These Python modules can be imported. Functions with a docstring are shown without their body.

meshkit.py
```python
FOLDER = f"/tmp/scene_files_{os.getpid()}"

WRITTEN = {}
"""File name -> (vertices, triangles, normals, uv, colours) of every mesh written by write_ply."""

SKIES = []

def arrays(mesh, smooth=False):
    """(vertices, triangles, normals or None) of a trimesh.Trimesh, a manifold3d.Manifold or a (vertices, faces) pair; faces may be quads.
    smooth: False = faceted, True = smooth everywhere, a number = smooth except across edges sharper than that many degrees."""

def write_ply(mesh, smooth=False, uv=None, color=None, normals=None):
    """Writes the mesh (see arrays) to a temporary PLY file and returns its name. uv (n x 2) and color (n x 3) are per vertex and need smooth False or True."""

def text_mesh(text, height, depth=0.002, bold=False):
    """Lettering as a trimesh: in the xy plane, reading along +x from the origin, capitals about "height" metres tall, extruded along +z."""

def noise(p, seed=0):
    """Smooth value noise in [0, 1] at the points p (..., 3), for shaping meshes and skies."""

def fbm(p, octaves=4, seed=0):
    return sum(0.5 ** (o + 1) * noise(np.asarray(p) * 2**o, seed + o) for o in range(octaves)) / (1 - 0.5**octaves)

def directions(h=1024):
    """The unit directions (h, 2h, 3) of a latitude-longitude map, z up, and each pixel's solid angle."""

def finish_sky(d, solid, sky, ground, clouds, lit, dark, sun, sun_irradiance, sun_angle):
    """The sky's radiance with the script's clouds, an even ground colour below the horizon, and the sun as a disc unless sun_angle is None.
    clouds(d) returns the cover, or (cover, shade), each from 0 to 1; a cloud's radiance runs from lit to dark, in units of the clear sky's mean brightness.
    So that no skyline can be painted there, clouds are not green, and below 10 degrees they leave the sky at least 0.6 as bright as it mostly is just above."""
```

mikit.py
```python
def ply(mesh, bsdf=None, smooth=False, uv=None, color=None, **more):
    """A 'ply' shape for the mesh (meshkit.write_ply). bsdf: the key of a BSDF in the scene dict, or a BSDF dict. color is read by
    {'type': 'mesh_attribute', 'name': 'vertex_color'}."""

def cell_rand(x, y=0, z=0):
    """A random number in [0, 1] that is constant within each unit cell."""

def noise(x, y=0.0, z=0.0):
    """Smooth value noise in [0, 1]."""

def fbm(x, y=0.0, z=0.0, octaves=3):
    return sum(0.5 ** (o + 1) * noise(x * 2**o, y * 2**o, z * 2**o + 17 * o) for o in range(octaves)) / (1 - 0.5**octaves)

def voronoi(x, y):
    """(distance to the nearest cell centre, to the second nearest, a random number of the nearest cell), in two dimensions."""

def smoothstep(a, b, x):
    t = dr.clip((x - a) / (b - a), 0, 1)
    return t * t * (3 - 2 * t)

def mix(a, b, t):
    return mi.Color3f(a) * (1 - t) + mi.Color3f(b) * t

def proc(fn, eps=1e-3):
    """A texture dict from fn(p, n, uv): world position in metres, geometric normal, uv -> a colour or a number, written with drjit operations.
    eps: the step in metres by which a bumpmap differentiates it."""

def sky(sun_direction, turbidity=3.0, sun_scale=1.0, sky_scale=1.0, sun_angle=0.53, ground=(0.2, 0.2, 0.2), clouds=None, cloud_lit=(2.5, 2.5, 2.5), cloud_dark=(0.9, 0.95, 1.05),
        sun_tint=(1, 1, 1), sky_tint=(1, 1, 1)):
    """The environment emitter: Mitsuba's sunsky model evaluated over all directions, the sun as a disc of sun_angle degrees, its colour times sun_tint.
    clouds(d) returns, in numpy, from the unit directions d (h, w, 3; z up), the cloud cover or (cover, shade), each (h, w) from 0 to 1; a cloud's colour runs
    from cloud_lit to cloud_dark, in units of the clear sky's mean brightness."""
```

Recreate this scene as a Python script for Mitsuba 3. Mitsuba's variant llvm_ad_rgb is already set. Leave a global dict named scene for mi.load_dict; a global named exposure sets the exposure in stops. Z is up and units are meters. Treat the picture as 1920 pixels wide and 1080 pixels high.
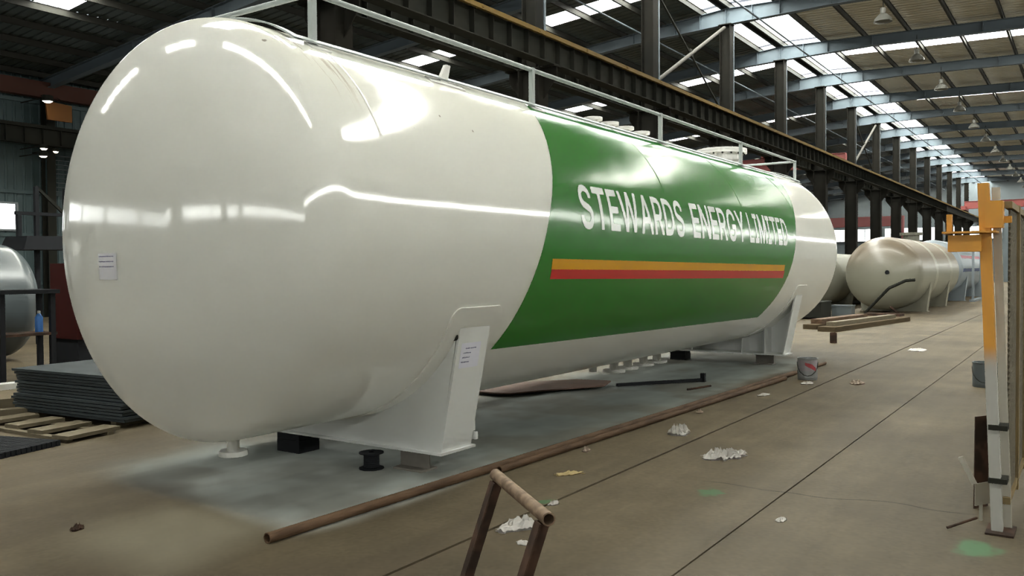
import math
import numpy as np, trimesh, mitsuba as mi, mikit, meshkit
import drjit as dr
from shapely.geometry import Polygon, box as sbox, Point
from mikit import noise, fbm, smoothstep, mix, proc

T = mi.ScalarTransform4f
rng = np.random.default_rng(7)
scene, labels = {'type': 'scene'}, {}

# ---------------------------------------------------------------- camera, exposure, light levels
H = 1.6
YAW, PITCH, ROLL, FPX = 0.597, -0.022, -0.006, 1601.0
fw = np.array([math.cos(YAW) * math.cos(PITCH), math.sin(YAW) * math.cos(PITCH), math.sin(PITCH)])
rt = np.array([math.sin(YAW), -math.cos(YAW), 0.0])
up = np.cross(rt, fw)
up = -rt * math.sin(ROLL) + up * math.cos(ROLL)
scene['camera'] = {'type': 'perspective', 'fov': math.degrees(2 * math.atan(960 / FPX)), 'fov_axis': 'x', 'near_clip': 0.05, 'far_clip': 500.0,
                   'to_world': T().look_at(origin=[0, 0, H], target=[float(v) for v in (np.array([0, 0, H]) + fw)], up=[float(v) for v in up])}
exposure = -0.15
SKYLIGHT = (32.0, 32.0, 28.5)      # translucent roof sheets
RIDGE = (27.0, 27.6, 25.5)
WINDOW = (5.0, 5.2, 5.0)           # daylight in the wall windows
WINDOW_LEFT = (1.7, 1.9, 1.9)
WINDOW_RIGHT = (34.0, 34.5, 32.0)
WINDOW_NEAR = (13.0, 13.4, 12.6)
scene['sky'] = {'type': 'constant', 'radiance': {'type': 'rgb', 'value': [0.5, 0.55, 0.6]}}

# ---------------------------------------------------------------- materials
def rgb(c): return {'type': 'rgb', 'value': [float(v) for v in c]}
def mat(name, color, rough=0.5, metallic=0.0, spec=0.5, coat=0.0, coat_gloss=0.9, bump=None, bump_scale=0.01):
    c = proc(color) if callable(color) else rgb(color)
    b = {'type': 'principled', 'base_color': c, 'roughness': rough, 'metallic': metallic, 'specular': spec, 'clearcoat': coat, 'clearcoat_gloss': coat_gloss}
    if bump is not None:
        b = {'type': 'bumpmap', 'arbitrary': proc(bump, 0.004), 'scale': bump_scale, 'bsdf': b}
    scene[name] = {'type': 'twosided', 'bsdf': b}
    return name

def floor_col(p, n, uv):
    a = fbm(p.x * 0.35, p.y * 0.35, 3.1, octaves=4)
    b = fbm(p.x * 2.2, p.y * 2.2, 7.7, octaves=4)
    fine = noise(p.x * 45, p.y * 45, 1.3)
    c = mix((0.058, 0.046, 0.028), (0.088, 0.070, 0.044), smoothstep(0.3, 0.7, a))
    c = c * (0.66 + 0.62 * b) * (0.9 + 0.2 * fine)
    # drag marks along the bay
    dragm = fbm(p.x * 0.5, p.y * 7.0, 5.5, octaves=3)
    c = c * (0.82 + 0.36 * dragm)
    dirt = smoothstep(0.52, 0.68, fbm(p.x * 0.8 + 3.0, p.y * 1.6, 9.0, octaves=4))
    c = mix(c, mi.Color3f(0.045, 0.034, 0.022), dirt * 0.35)
    # overspray of paint under the big tank
    e = 0.75 * (fbm(p.x * 0.9, p.y * 0.9, 12.0, octaves=3) - 0.5)
    d = smoothstep(3.8, 4.1, p.y + 0.35 * e) * (1 - smoothstep(5.9, 6.9, p.y + e)) * smoothstep(3.25, 3.75, p.x + 0.7 * e - 0.1 * (p.y - 4)) * (1 - smoothstep(13.5, 16.5, p.x + 2 * e))
    thick = 1 - smoothstep(4.6, 6.6, p.x + 0.8 * e)
    spray = mix((0.150, 0.168, 0.160), (0.37, 0.395, 0.38), thick * (1 - smoothstep(5.2, 6.2, p.y + 0.6 * e)))
    c = mix(c, spray * (0.7 + 0.6 * b) * (0.86 + 0.28 * dragm), d * (0.55 + 0.4 * smoothstep(0.3, 0.6, fbm(p.x * 1.7, p.y * 1.7, 21.0, octaves=3))))
    # pale dusted fringe in front of the tank end
    w = smoothstep(2.4, 2.9, p.x + 0.5 * e) * (1 - smoothstep(3.2, 3.7, p.x + 0.5 * e)) * smoothstep(3.8, 4.3, p.y + 0.6 * e) * (1 - smoothstep(4.6, 5.4, p.y + 0.6 * e))
    c = mix(c, mi.Color3f(0.20, 0.185, 0.14), w * 0.45)
    # green paint splashes
    for x, y, r in ((5.82, 2.24, 0.085), (5.45, 0.53, 0.12), (4.98, 3.1, 0.05)):
        q = dr.sqrt(dr.square((p.x - x) * 0.75) + dr.square(p.y - y)) + 0.07 * (noise(p.x * 22, p.y * 22, 2.0) - 0.5)
        c = mix(c, mi.Color3f(0.04, 0.11, 0.05), (1 - smoothstep(r * 0.55, r * 1.25, q)) * 0.75)
    # thin crack across the slab
    yy = dr.abs(p.x - 6.35 - 0.5 * (fbm(p.y * 1.3, 4.0, 0.0, octaves=3) - 0.5) + 0.12 * p.y)
    c = c * (1 - 0.45 * (1 - smoothstep(0.004, 0.018, yy)) * (1 - smoothstep(2.2, 2.5, p.y)) * smoothstep(0.5, 0.8, p.y))
    return c
mat('mat_floor', floor_col, 0.7, spec=0.2, bump=lambda p, n, uv: fbm(p.x * 9, p.y * 9, 0.0, octaves=4), bump_scale=0.004)
mat('mat_joint', (0.035, 0.03, 0.025), 0.9)

def white_col(p, n, uv):
    base = mi.Color3f(0.70, 0.70, 0.66)
    dust = smoothstep(0.35, 0.95, n.z) * (0.5 + 0.5 * fbm(p.x * 1.1, p.y * 1.1, p.z * 1.1))
    c = mix(base, mi.Color3f(0.62, 0.59, 0.46), dust * 0.4)
    # rusty drip streaks below the first guard-rail post
    ang = dr.atan2(p.z - 1.878, 5.263 - p.y)
    s = smoothstep(0.5, 0.78, ang) * (1 - smoothstep(0.98, 1.02, ang))
    xx = p.x - 3.98 - 0.28 * (1.0 - ang)
    st = (1 - smoothstep(0.06, 0.2, dr.abs(xx))) * smoothstep(0.56, 0.72, fbm(p.x * 34, ang * 6, 1.0, octaves=3))
    c = mix(c, mi.Color3f(0.33, 0.27, 0.2), s * st * 0.55)
    # a few scuffs
    for x, a, r in ((3.69, 0.966, 0.022), (5.0, 0.62, 0.012), (5.35, 0.56, 0.012), (4.6, 0.5, 0.01)):
        q = dr.sqrt(dr.square(p.x - x) + dr.square((ang - a) * 1.5)) + 0.012 * (noise(p.x * 60, p.z * 60, 0.0) - 0.5)
        c = mix(c, mi.Color3f(0.18, 0.15, 0.12), (1 - smoothstep(r * 0.5, r, q)) * 0.8)
    return c
wav = lambda p, n, uv: noise(p.x * 2.3, p.y * 2.3, p.z * 2.3)
mat('mat_tank_white', white_col, 0.09, spec=0.55, bump=wav, bump_scale=0.0012)
mat('mat_white', (0.66, 0.66, 0.63), 0.35, coat=0.3)
mat('mat_saddle', (0.62, 0.63, 0.62), 0.42, coat=0.2)
mat('mat_green', (0.014, 0.105, 0.013), 0.2, spec=0.6, bump=wav, bump_scale=0.006)
mat('mat_yellow_stripe', (0.55, 0.26, 0.008), 0.3, coat=0.6)
mat('mat_red_stripe', (0.30, 0.012, 0.012), 0.3, coat=0.6)
mat('mat_letter', (0.66, 0.70, 0.68), 0.3, coat=0.6)
mat('mat_rail', (0.33, 0.365, 0.36), 0.5, spec=0.3)
mat('mat_paper', (0.62, 0.62, 0.70), 0.7)
mat('mat_ink', (0.12, 0.12, 0.2), 0.8)
mat('mat_dark_steel', lambda p, n, uv: mix((0.012, 0.014, 0.012), (0.021, 0.020, 0.016), fbm(p.x * 2, p.y * 2, p.z * 2)), 0.8, spec=0.08)
mat('mat_column', lambda p, n, uv: mix((0.007, 0.0075, 0.0065), (0.014, 0.0125, 0.010), fbm(p.x * 1.5, p.y * 1.5, p.z * 1.5)), 0.85, spec=0.05)
mat('mat_rafter', (0.075, 0.094, 0.108), 0.6, spec=0.2)
mat('mat_purlin', (0.022, 0.022, 0.019), 0.7, spec=0.15)
mat('mat_brace', (0.05, 0.047, 0.042), 0.8, spec=0.1)
mat('mat_block', lambda p, n, uv: mix((0.11, 0.10, 0.085), (0.17, 0.155, 0.135), fbm(p.x * 12, p.y * 12, p.z * 12)), 0.7)
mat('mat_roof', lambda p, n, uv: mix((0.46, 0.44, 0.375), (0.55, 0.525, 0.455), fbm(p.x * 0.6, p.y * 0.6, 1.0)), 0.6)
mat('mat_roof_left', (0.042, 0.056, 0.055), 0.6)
mat('mat_wall_blue', (0.030, 0.054, 0.058), 0.6)
mat('mat_wall_pale', (0.55, 0.57, 0.55), 0.7, spec=0.2)
mat('mat_wall_grey', (0.075, 0.092, 0.10), 0.6)
mat('mat_busbar', (0.085, 0.052, 0.010), 0.7, spec=0.2)
mat('mat_red_crane', (0.15, 0.028, 0.024), 0.5)
mat('mat_red_faded', (0.10, 0.034, 0.034), 0.7, spec=0.2)
mat('mat_brown_beam', (0.055, 0.024, 0.018), 0.7, spec=0.15)
mat('mat_orange_box', (0.135, 0.058, 0.018), 0.7, spec=0.2)
mat('mat_window_frame', (0.14, 0.16, 0.17), 0.5)
mat('mat_pane', (0.7, 0.7, 0.7), 0.5)
mat('mat_rust', lambda p, n, uv: mix((0.055, 0.031, 0.017), (0.088, 0.052, 0.029), smoothstep(0.3, 0.7, fbm(p.x * 5, p.y * 22, p.z * 22))), 0.75, spec=0.25)
mat('mat_rust_pale', lambda p, n, uv: mix((0.085, 0.055, 0.035), (0.15, 0.105, 0.068), smoothstep(0.3, 0.7, fbm(p.x * 20, p.y * 20, p.z * 20))), 0.75, spec=0.25)
mat('mat_rust_dark', lambda p, n, uv: mix((0.024, 0.016, 0.012), (0.055, 0.030, 0.020), smoothstep(0.35, 0.7, fbm(p.x * 10, p.y * 10, p.z * 10))), 0.8, spec=0.15)
mat('mat_plank_dark', lambda p, n, uv: mix((0.035, 0.026, 0.016), (0.075, 0.055, 0.030), fbm(p.x * 3, p.y * 14, p.z * 14)), 0.85, spec=0.1)
mat('mat_red_rust_sheet', lambda p, n, uv: mix((0.055, 0.030, 0.020), (0.09, 0.046, 0.031), fbm(p.x * 5, p.y * 5, 1.0)), 0.75)
mat('mat_plate_blue', lambda p, n, uv: mix((0.018, 0.025, 0.028), (0.036, 0.046, 0.05), fbm(p.x * 3, p.y * 3, p.z * 60)), 0.45, metallic=0.2)
mat('mat_black', (0.010, 0.011, 0.013), 0.7, spec=0.12)
mat('mat_timber', lambda p, n, uv: mix((0.065, 0.054, 0.032), (0.115, 0.092, 0.056), fbm(p.x * 6, p.y * 25, p.z * 25)), 0.8)
mat('mat_fence_yellow', lambda p, n, uv: mix(mix((0.50, 0.225, 0.018), (0.42, 0.19, 0.03), noise(p.x * 9, p.y * 9, p.z * 5)), (0.36, 0.355, 0.33), 1 - smoothstep(0.95, 1.2, p.z + 0.25 * (noise(p.x * 8, p.y * 8, p.z * 6) - 0.5))), 0.55)
mat('mat_fence_dirty', lambda p, n, uv: mix((0.16, 0.105, 0.03), (0.11, 0.085, 0.045), fbm(p.x * 7, p.y * 7, p.z * 4)), 0.7)
mat('mat_fence_mesh', (0.085, 0.072, 0.048), 0.7)
mat('mat_beige_strip', (0.36, 0.34, 0.29), 0.6)
mat('mat_can', (0.30, 0.31, 0.32), 0.35, metallic=0.5)
mat('mat_can_label', (0.33, 0.30, 0.33), 0.5)
mat('mat_can_red', (0.28, 0.04, 0.05), 0.5)
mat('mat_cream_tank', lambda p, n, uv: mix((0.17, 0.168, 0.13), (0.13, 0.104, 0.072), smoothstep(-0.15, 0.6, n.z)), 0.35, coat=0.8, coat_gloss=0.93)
mat('mat_cream_dull', (0.11, 0.11, 0.085), 0.5, coat=0.3)
mat('mat_cream_band', (0.22, 0.215, 0.17), 0.35, coat=0.8)
mat('mat_grey_tank', (0.06, 0.072, 0.076), 0.3, coat=0.6)
mat('mat_blue_white', (0.20, 0.235, 0.26), 0.4, coat=0.3)
mat('mat_navy', (0.02, 0.035, 0.09), 0.4)
mat('mat_maroon', (0.20, 0.04, 0.06), 0.4)
mat('mat_red_cabinet', (0.030, 0.006, 0.005), 0.7, spec=0.1)
mat('mat_blue_plastic', (0.03, 0.14, 0.42), 0.4)
mat('mat_rag', (0.46, 0.44, 0.42), 0.9)
mat('mat_rag_pink', (0.34, 0.27, 0.22), 0.9)
mat('mat_tan_paper', (0.42, 0.33, 0.17), 0.9)
mat('mat_lamp_shade', (0.20, 0.20, 0.18), 0.4)

# ---------------------------------------------------------------- mesh helpers
cat = trimesh.util.concatenate
def bx(x0, x1, y0, y1, z0, z1):
    m = trimesh.creation.box(extents=(x1 - x0, y1 - y0, z1 - z0))
    m.apply_translation(((x0 + x1) / 2, (y0 + y1) / 2, (z0 + z1) / 2))
    return m
def hexa(c):                                # eight corners: bottom ring of four, then top ring of four
    m = trimesh.Trimesh(np.array(c, float), [[0, 2, 1], [0, 3, 2], [4, 5, 6], [4, 6, 7], [0, 1, 5], [0, 5, 4], [1, 2, 6], [1, 6, 5], [2, 3, 7], [2, 7, 6], [3, 0, 4], [3, 4, 7]], process=False)
    m.fix_normals()
    return m
def frame_of(a, b, hint=(0, 0, 1)):
    a, b = np.array(a, float), np.array(b, float)
    t = (b - a) / np.linalg.norm(b - a)
    h = np.array(hint, float)
    if abs(t @ h) > 0.95: h = np.array([1.0, 0, 0])
    u = np.cross(t, h); u /= np.linalg.norm(u)
    return a, b, t, u, np.cross(u, t)
def bar(a, b, w, h, hint=(0, 0, 1)):         # box beam from a to b, w across, h along hint
    a, b, t, u, v = frame_of(a, b, hint)
    c = [p + su * u * w / 2 + sv * v * h / 2 for p in (a, b) for su, sv in ((-1, -1), (1, -1), (1, 1), (-1, 1))]
    return hexa(c)
def rod(a, b, r, n=16, r2=None):
    a, b, t, u, v = frame_of(a, b)
    r2 = r if r2 is None else r2
    k = np.linspace(0, 2 * np.pi, n, endpoint=False)
    ring = np.cos(k)[:, None] * u + np.sin(k)[:, None] * v
    V = np.vstack([a + r * ring, b + r2 * ring, a[None], b[None]])
    F = []
    for i in range(n):
        j = (i + 1) % n
        F += [[i, n + i, j], [j, n + i, n + j], [2 * n, i, j], [2 * n + 1, n + j, n + i]]
    m = trimesh.Trimesh(V, F, process=False); m.fix_normals()
    return m
def pipe(a, b, r, ri, n=24):
    a, b, t, u, v = frame_of(a, b)
    k = np.linspace(0, 2 * np.pi, n, endpoint=False)
    ring = np.cos(k)[:, None] * u + np.sin(k)[:, None] * v
    V = np.vstack([a + r * ring, b + r * ring, a + ri * ring, b + ri * ring])
    F = []
    for i in range(n):
        j = (i + 1) % n
        F += [[i, n + i, j], [j, n + i, n + j], [2 * n + i, 2 * n + j, 3 * n + i], [2 * n + j, 3 * n + j, 3 * n + i],
              [i, j, 2 * n + i], [j, 2 * n + j, 2 * n + i], [n + i, 3 * n + i, n + j], [n + j, 3 * n + i, 3 * n + j]]
    return trimesh.Trimesh(V, F, process=False)
def polytube(pts, r, n=8): return cat([rod(pts[i], pts[i + 1], r, n) for i in range(len(pts) - 1)])
def lathe(profile, center, axis='z', n=48):  # profile rows (along, radius)
    P = np.array(profile, float)
    k = np.linspace(0, 2 * np.pi, n, endpoint=False)
    V = []
    for s, r in P:
        c, d = r * np.cos(k), r * np.sin(k)
        q = np.stack([c, d, np.full(n, s)], -1) if axis == 'z' else np.stack([np.full(n, s), c, d], -1)
        V.append(q + np.array(center))
    V = np.vstack(V); F = []
    for a in range(len(P) - 1):
        i = np.arange(n); j = (i + 1) % n
        F.append(np.stack([a * n + i, a * n + j, (a + 1) * n + j], -1)); F.append(np.stack([a * n + i, (a + 1) * n + j, (a + 1) * n + i], -1))
    m = trimesh.Trimesh(V, np.vstack(F), process=False)
    m.merge_vertices(); m.update_faces(m.nondegenerate_faces()); m.fix_normals()
    return m
def prism_x(poly, x0, x1):                  # shapely polygon in (y, z) extruded along x
    m = trimesh.creation.extrude_polygon(poly, x1 - x0, engine='earcut')
    v = m.vertices; m = trimesh.Trimesh(np.stack([x0 + v[:, 2], v[:, 0], v[:, 1]], -1), m.faces, process=False)
    m.fix_normals(); return m
def prism_y(poly, y0, y1):                  # polygon in (x, z) extruded along y
    m = trimesh.creation.extrude_polygon(poly, y1 - y0, engine='earcut')
    v = m.vertices; m = trimesh.Trimesh(np.stack([v[:, 0], y0 + v[:, 2], v[:, 1]], -1), m.faces, process=False)
    m.fix_normals(); return m
def prism_z(poly, z0, z1):
    m = trimesh.creation.extrude_polygon(poly, z1 - z0, engine='earcut'); m.apply_translation((0, 0, z0)); return m
def ibeam(a, b, w, h, tf=0.02, tw=0.015, hint=(0, 0, 1)):
    a, b, t, u, v = frame_of(a, b, hint)
    o = v * (h / 2 - tf / 2)
    return cat([bar(a + o, b + o, w, tf, hint), bar(a - o, b - o, w, tf, hint), bar(a, b, tw, h - 2 * tf, hint)])

# ---------------------------------------------------------------- entries
count = {}
def numbered(k):
    n = count.get(k, 0); count[k] = n + 1
    return k if n == 0 else f'{k}_{n:03d}'
def add(name, mesh, m, parent=None, smooth=False, emit=None, label=None, **kw):
    key = numbered(parent + '__' + name if parent else name)
    sh = dict(mesh) if isinstance(mesh, dict) else mikit.ply(mesh, m, smooth)
    if isinstance(mesh, dict) and m: sh['bsdf'] = {'type': 'ref', 'id': m}
    if emit is not None: sh['emitter'] = {'type': 'area', 'radiance': rgb(emit)}
    scene[key] = {**sh, **kw}
    if label: labels.setdefault(key, {})['label'] = label
    return key
def thing(name, label, category, group=None):
    key = numbered(name)
    labels[key] = {'label': label, 'category': category}
    if group: labels[key]['group'] = group
    return key
def solo(name, mesh, m, label, category, smooth=False, group=None, **kw):
    key = add(name, mesh, m, None, smooth, **kw)
    labels[key] = {'label': label, 'category': category}
    if group: labels[key]['group'] = group
    return key
def struct(name, mesh, m, label, smooth=False):
    key = numbered(name)
    if mesh is not None: scene[key] = mikit.ply(mesh, m, smooth)
    labels[key] = {'label': label, 'kind': 'structure'}
    return key
def moved(shape, x=0, y=0, z=0, rz=0): return {**shape, 'to_world': T().translate([x, y, z]).rotate([0, 0, 1], rz)}
ORD = 'first second third fourth fifth sixth seventh eighth ninth tenth eleventh twelfth thirteenth fourteenth fifteenth sixteenth seventeenth eighteenth nineteenth twentieth'.split()

# ================================================================ BUILDING
XA, XB, YR, YL, RIDGE_Y, RIDGE_Z = -20.13, 99.87, -10.6, 31.0, 10.2, 10.45
SR, SL = 0.025, 0.09
def zr(y): return RIDGE_Z - SR * (RIDGE_Y - y) if y < RIDGE_Y else RIDGE_Z - SL * (y - RIDGE_Y)
FRAMES = [-14.13 + 6 * k for k in range(19)]       # -14.13 ... 93.87

# floor: slabs with two open joints
fl = struct('floor', bx(XA, XB, YR, YL, -0.25, -0.03), 'mat_joint', 'dusty brown concrete floor with two straight joints along the hall')
for y0, y1 in ((YR, 1.789), (1.801, 3.038), (3.062, YL)):
    add('slab', bx(XA, XB, y0, y1, -0.2, 0.0), 'mat_floor', fl)

# roof: ribbed sheets per bay, skylight strips at the middle of every second bay, ridge skylights in every bay
ce = struct('ceiling', None, None, 'pitched steel sheet roof with purlins, skylight strips and ridge lights')
def sheet(x0, x1, ya, yb):
    n = max(2, int((x1 - x0) / 0.3))
    xs, zs = [], []
    for i in range(n):
        a = x0 + (x1 - x0) * i / n; w = (x1 - x0) / n
        xs += [a, a + 0.72 * w, a + 0.79 * w, a + 0.93 * w]; zs += [0, 0, 0.035, 0.035]
    xs.append(x1); zs.append(0)
    V = np.array([[x, y, zr(y) + z] for y in (ya, yb) for x, z in zip(xs, zs)]); k = len(xs)
    F = []
    for i in range(k - 1): F += [[i, k + i, i + 1], [i + 1, k + i, k + i + 1]]
    return trimesh.Trimesh(V, F, process=False)
LW = 0.5                                             # half width of a skylight strip
RIDGE_FROM = 3.0
strips = [0.87 + 12 * k for k in range(0, 9)]       # ... 24.87, 36.87, 48.87 ...
edges = [XA] + FRAMES + [XB]
PURL = [RIDGE_Y - 0.12] + [8.6 - 1.5 * k for k in range(13)]
PURLL = [RIDGE_Y + 0.12] + [11.05 + 1.5 * k for k in range(14)]
for i in range(len(edges) - 1):
    a, b = edges[i], edges[i + 1]
    s = [q for q in strips if a < q < b]
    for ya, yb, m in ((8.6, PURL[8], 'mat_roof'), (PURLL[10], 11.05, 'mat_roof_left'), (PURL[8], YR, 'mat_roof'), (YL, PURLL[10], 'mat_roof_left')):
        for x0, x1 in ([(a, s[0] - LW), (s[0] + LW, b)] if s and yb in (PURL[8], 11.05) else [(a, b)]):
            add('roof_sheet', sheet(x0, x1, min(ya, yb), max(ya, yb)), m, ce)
def pane(x0, x1, ya, yb, dz=0.0):
    V = np.array([[x0, ya, zr(ya) + dz], [x1, ya, zr(ya) + dz], [x1, yb, zr(yb) + dz], [x0, yb, zr(yb) + dz]])
    m = trimesh.Trimesh(V, [[0, 1, 2], [0, 2, 3]], process=False)
    if m.face_normals[0][2] > 0: m.invert()
    return m
for i in range(len(edges) - 1):                      # ridge lights
    a, b = edges[i] + 0.12, edges[i + 1] - 0.12
    if a < RIDGE_FROM:
        add('ridge_sheet', cat([pane(a - .12, b + .12, 8.6, 10.06), pane(a - .12, b + .12, 10.34, 11.05)]), 'mat_roof', ce)
    else:
        add('ridge_pane', pane(a, b, 8.62, 10.06), 'mat_pane', ce, emit=RIDGE)
        add('ridge_pane', pane(a, b, 10.34, 11.03), 'mat_pane', ce, emit=RIDGE)
    add('ridge_cap', bx(a, b, 10.06, 10.34, RIDGE_Z - 0.02, RIDGE_Z + 0.03), 'mat_rafter', ce)
for s in strips:
    for k in range(1, 8):
        add('skylight_pane', pane(s - LW, s + LW, PURL[k + 1] + 0.05, PURL[k] - 0.05), 'mat_pane', ce, emit=SKYLIGHT)
    for k in range(1, 10):
        add('skylight_pane', pane(s - LW, s + LW, PURLL[k] + 0.05, PURLL[k + 1] - 0.05), 'mat_pane', ce, emit=SKYLIGHT)
for y in PURL + PURLL:
    z = zr(y)
    add('purlin', cat([bx(XA, XB, y - 0.008, y + 0.008, z - 0.19, z - 0.005), bx(XA, XB, y - 0.035, y + 0.035, z - 0.2, z - 0.19), bx(XA, XB, y - 0.035, y + 0.035, z - 0.015, z - 0.004)]), 'mat_purlin', ce)

# walls
def ribbed_wall_y(y, top, inward):
    n = int((XB - XA) / 0.3); xs, ds = [], []
    for i in range(n):
        a = XA + (XB - XA) * i / n; w = (XB - XA) / n
        xs += [a, a + 0.6 * w, a + 0.7 * w, a + 0.9 * w]; ds += [0, 0, 0.03, 0.03]
    xs.append(XB); ds.append(0)
    k = len(xs)
    V = np.array([[x, y + inward * d, z] for z in (-0.05, top) for x, d in zip(xs, ds)])
    F = []
    for i in range(k - 1): F += [[i, i + 1, k + i], [i + 1, k + i + 1, k + i]]
    return trimesh.Trimesh(V, F, process=False)
wl = struct('wall_left', ribbed_wall_y(YL, zr(YL) + 0.1, -1), 'mat_wall_blue', 'dark blue ribbed sheet wall behind the far bay')
wr = struct('wall_right', ribbed_wall_y(YR, zr(YR) + 0.1, 1), 'mat_wall_pale', 'pale ribbed sheet wall on the right of the hall')
endp = Polygon([(YR, -0.05), (YL, -0.05), (YL, zr(YL) + .1), (RIDGE_Y, RIDGE_Z + .1), (YR, zr(YR) + .1)])
wf = struct('wall_far', prism_x(endp, XB, XB + 0.15), 'mat_wall_grey', 'grey end wall far behind the tanks with a row of bright windows')
wn = struct('wall_near', prism_x(endp, XA - 0.15, XA), 'mat_wall_grey', 'grey end wall behind the camera')
for k in range(20):
    for z in (1.2, 2.9, 4.4, 6.1, 7.6):
        if k == 0: add('girt', bx(XA, XB, YL - 0.11, YL - 0.04, z - 0.06, z + 0.06), 'mat_wall_blue', wl)

win_n = 0
def window(label, cx, cy, z0, z1, width, along, inward, panes, emit, off=0.13):
    """A window in a wall: frame bars and glowing panes. along: 'x' or 'y'."""
    global win_n
    win_n += 1
    key = f'window_{win_n}'
    labels[key] = {'label': label, 'kind': 'structure'}
    def B(u0, u1, d0, d1, za, zb):
        d0, d1 = sorted((off * inward + d0, off * inward + d1))
        return bx(cx + u0, cx + u1, cy + d0, cy + d1, za, zb) if along == 'x' else bx(cx + d0, cx + d1, cy + u0, cy + u1, za, zb)
    h = width / 2
    add('frame', cat([B(-h - .05, h + .05, -.04, .04, z0 - .06, z0), B(-h - .05, h + .05, -.04, .04, z1, z1 + .06), B(-h - .06, -h, -.04, .04, z0, z1), B(h, h + .06, -.04, .04, z0, z1)]
                     + [B(-h + width * q / panes - .03, -h + width * q / panes + .03, -.04, .04, z0, z1) for q in range(1, panes)]), 'mat_window_frame', key)
    for q in range(panes):
        u0, u1 = -h + width * q / panes + .03, -h + width * (q + 1) / panes - .03
        if along == 'x': V = [[cx + u0, cy + off * inward, z0], [cx + u1, cy + off * inward, z0], [cx + u1, cy + off * inward, z1], [cx + u0, cy + off * inward, z1]]
        else: V = [[cx + off * inward, cy + u0, z0], [cx + off * inward, cy + u1, z0], [cx + off * inward, cy + u1, z1], [cx + off * inward, cy + u0, z1]]
        m = trimesh.Trimesh(np.array(V, float), [[0, 1, 2], [0, 2, 3]], process=False)
        ax = 1 if along == 'x' else 0
        if m.face_normals[0][ax] * inward < 0: m.invert()
        add('pane', m, 'mat_pane', key, emit=emit)
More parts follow.
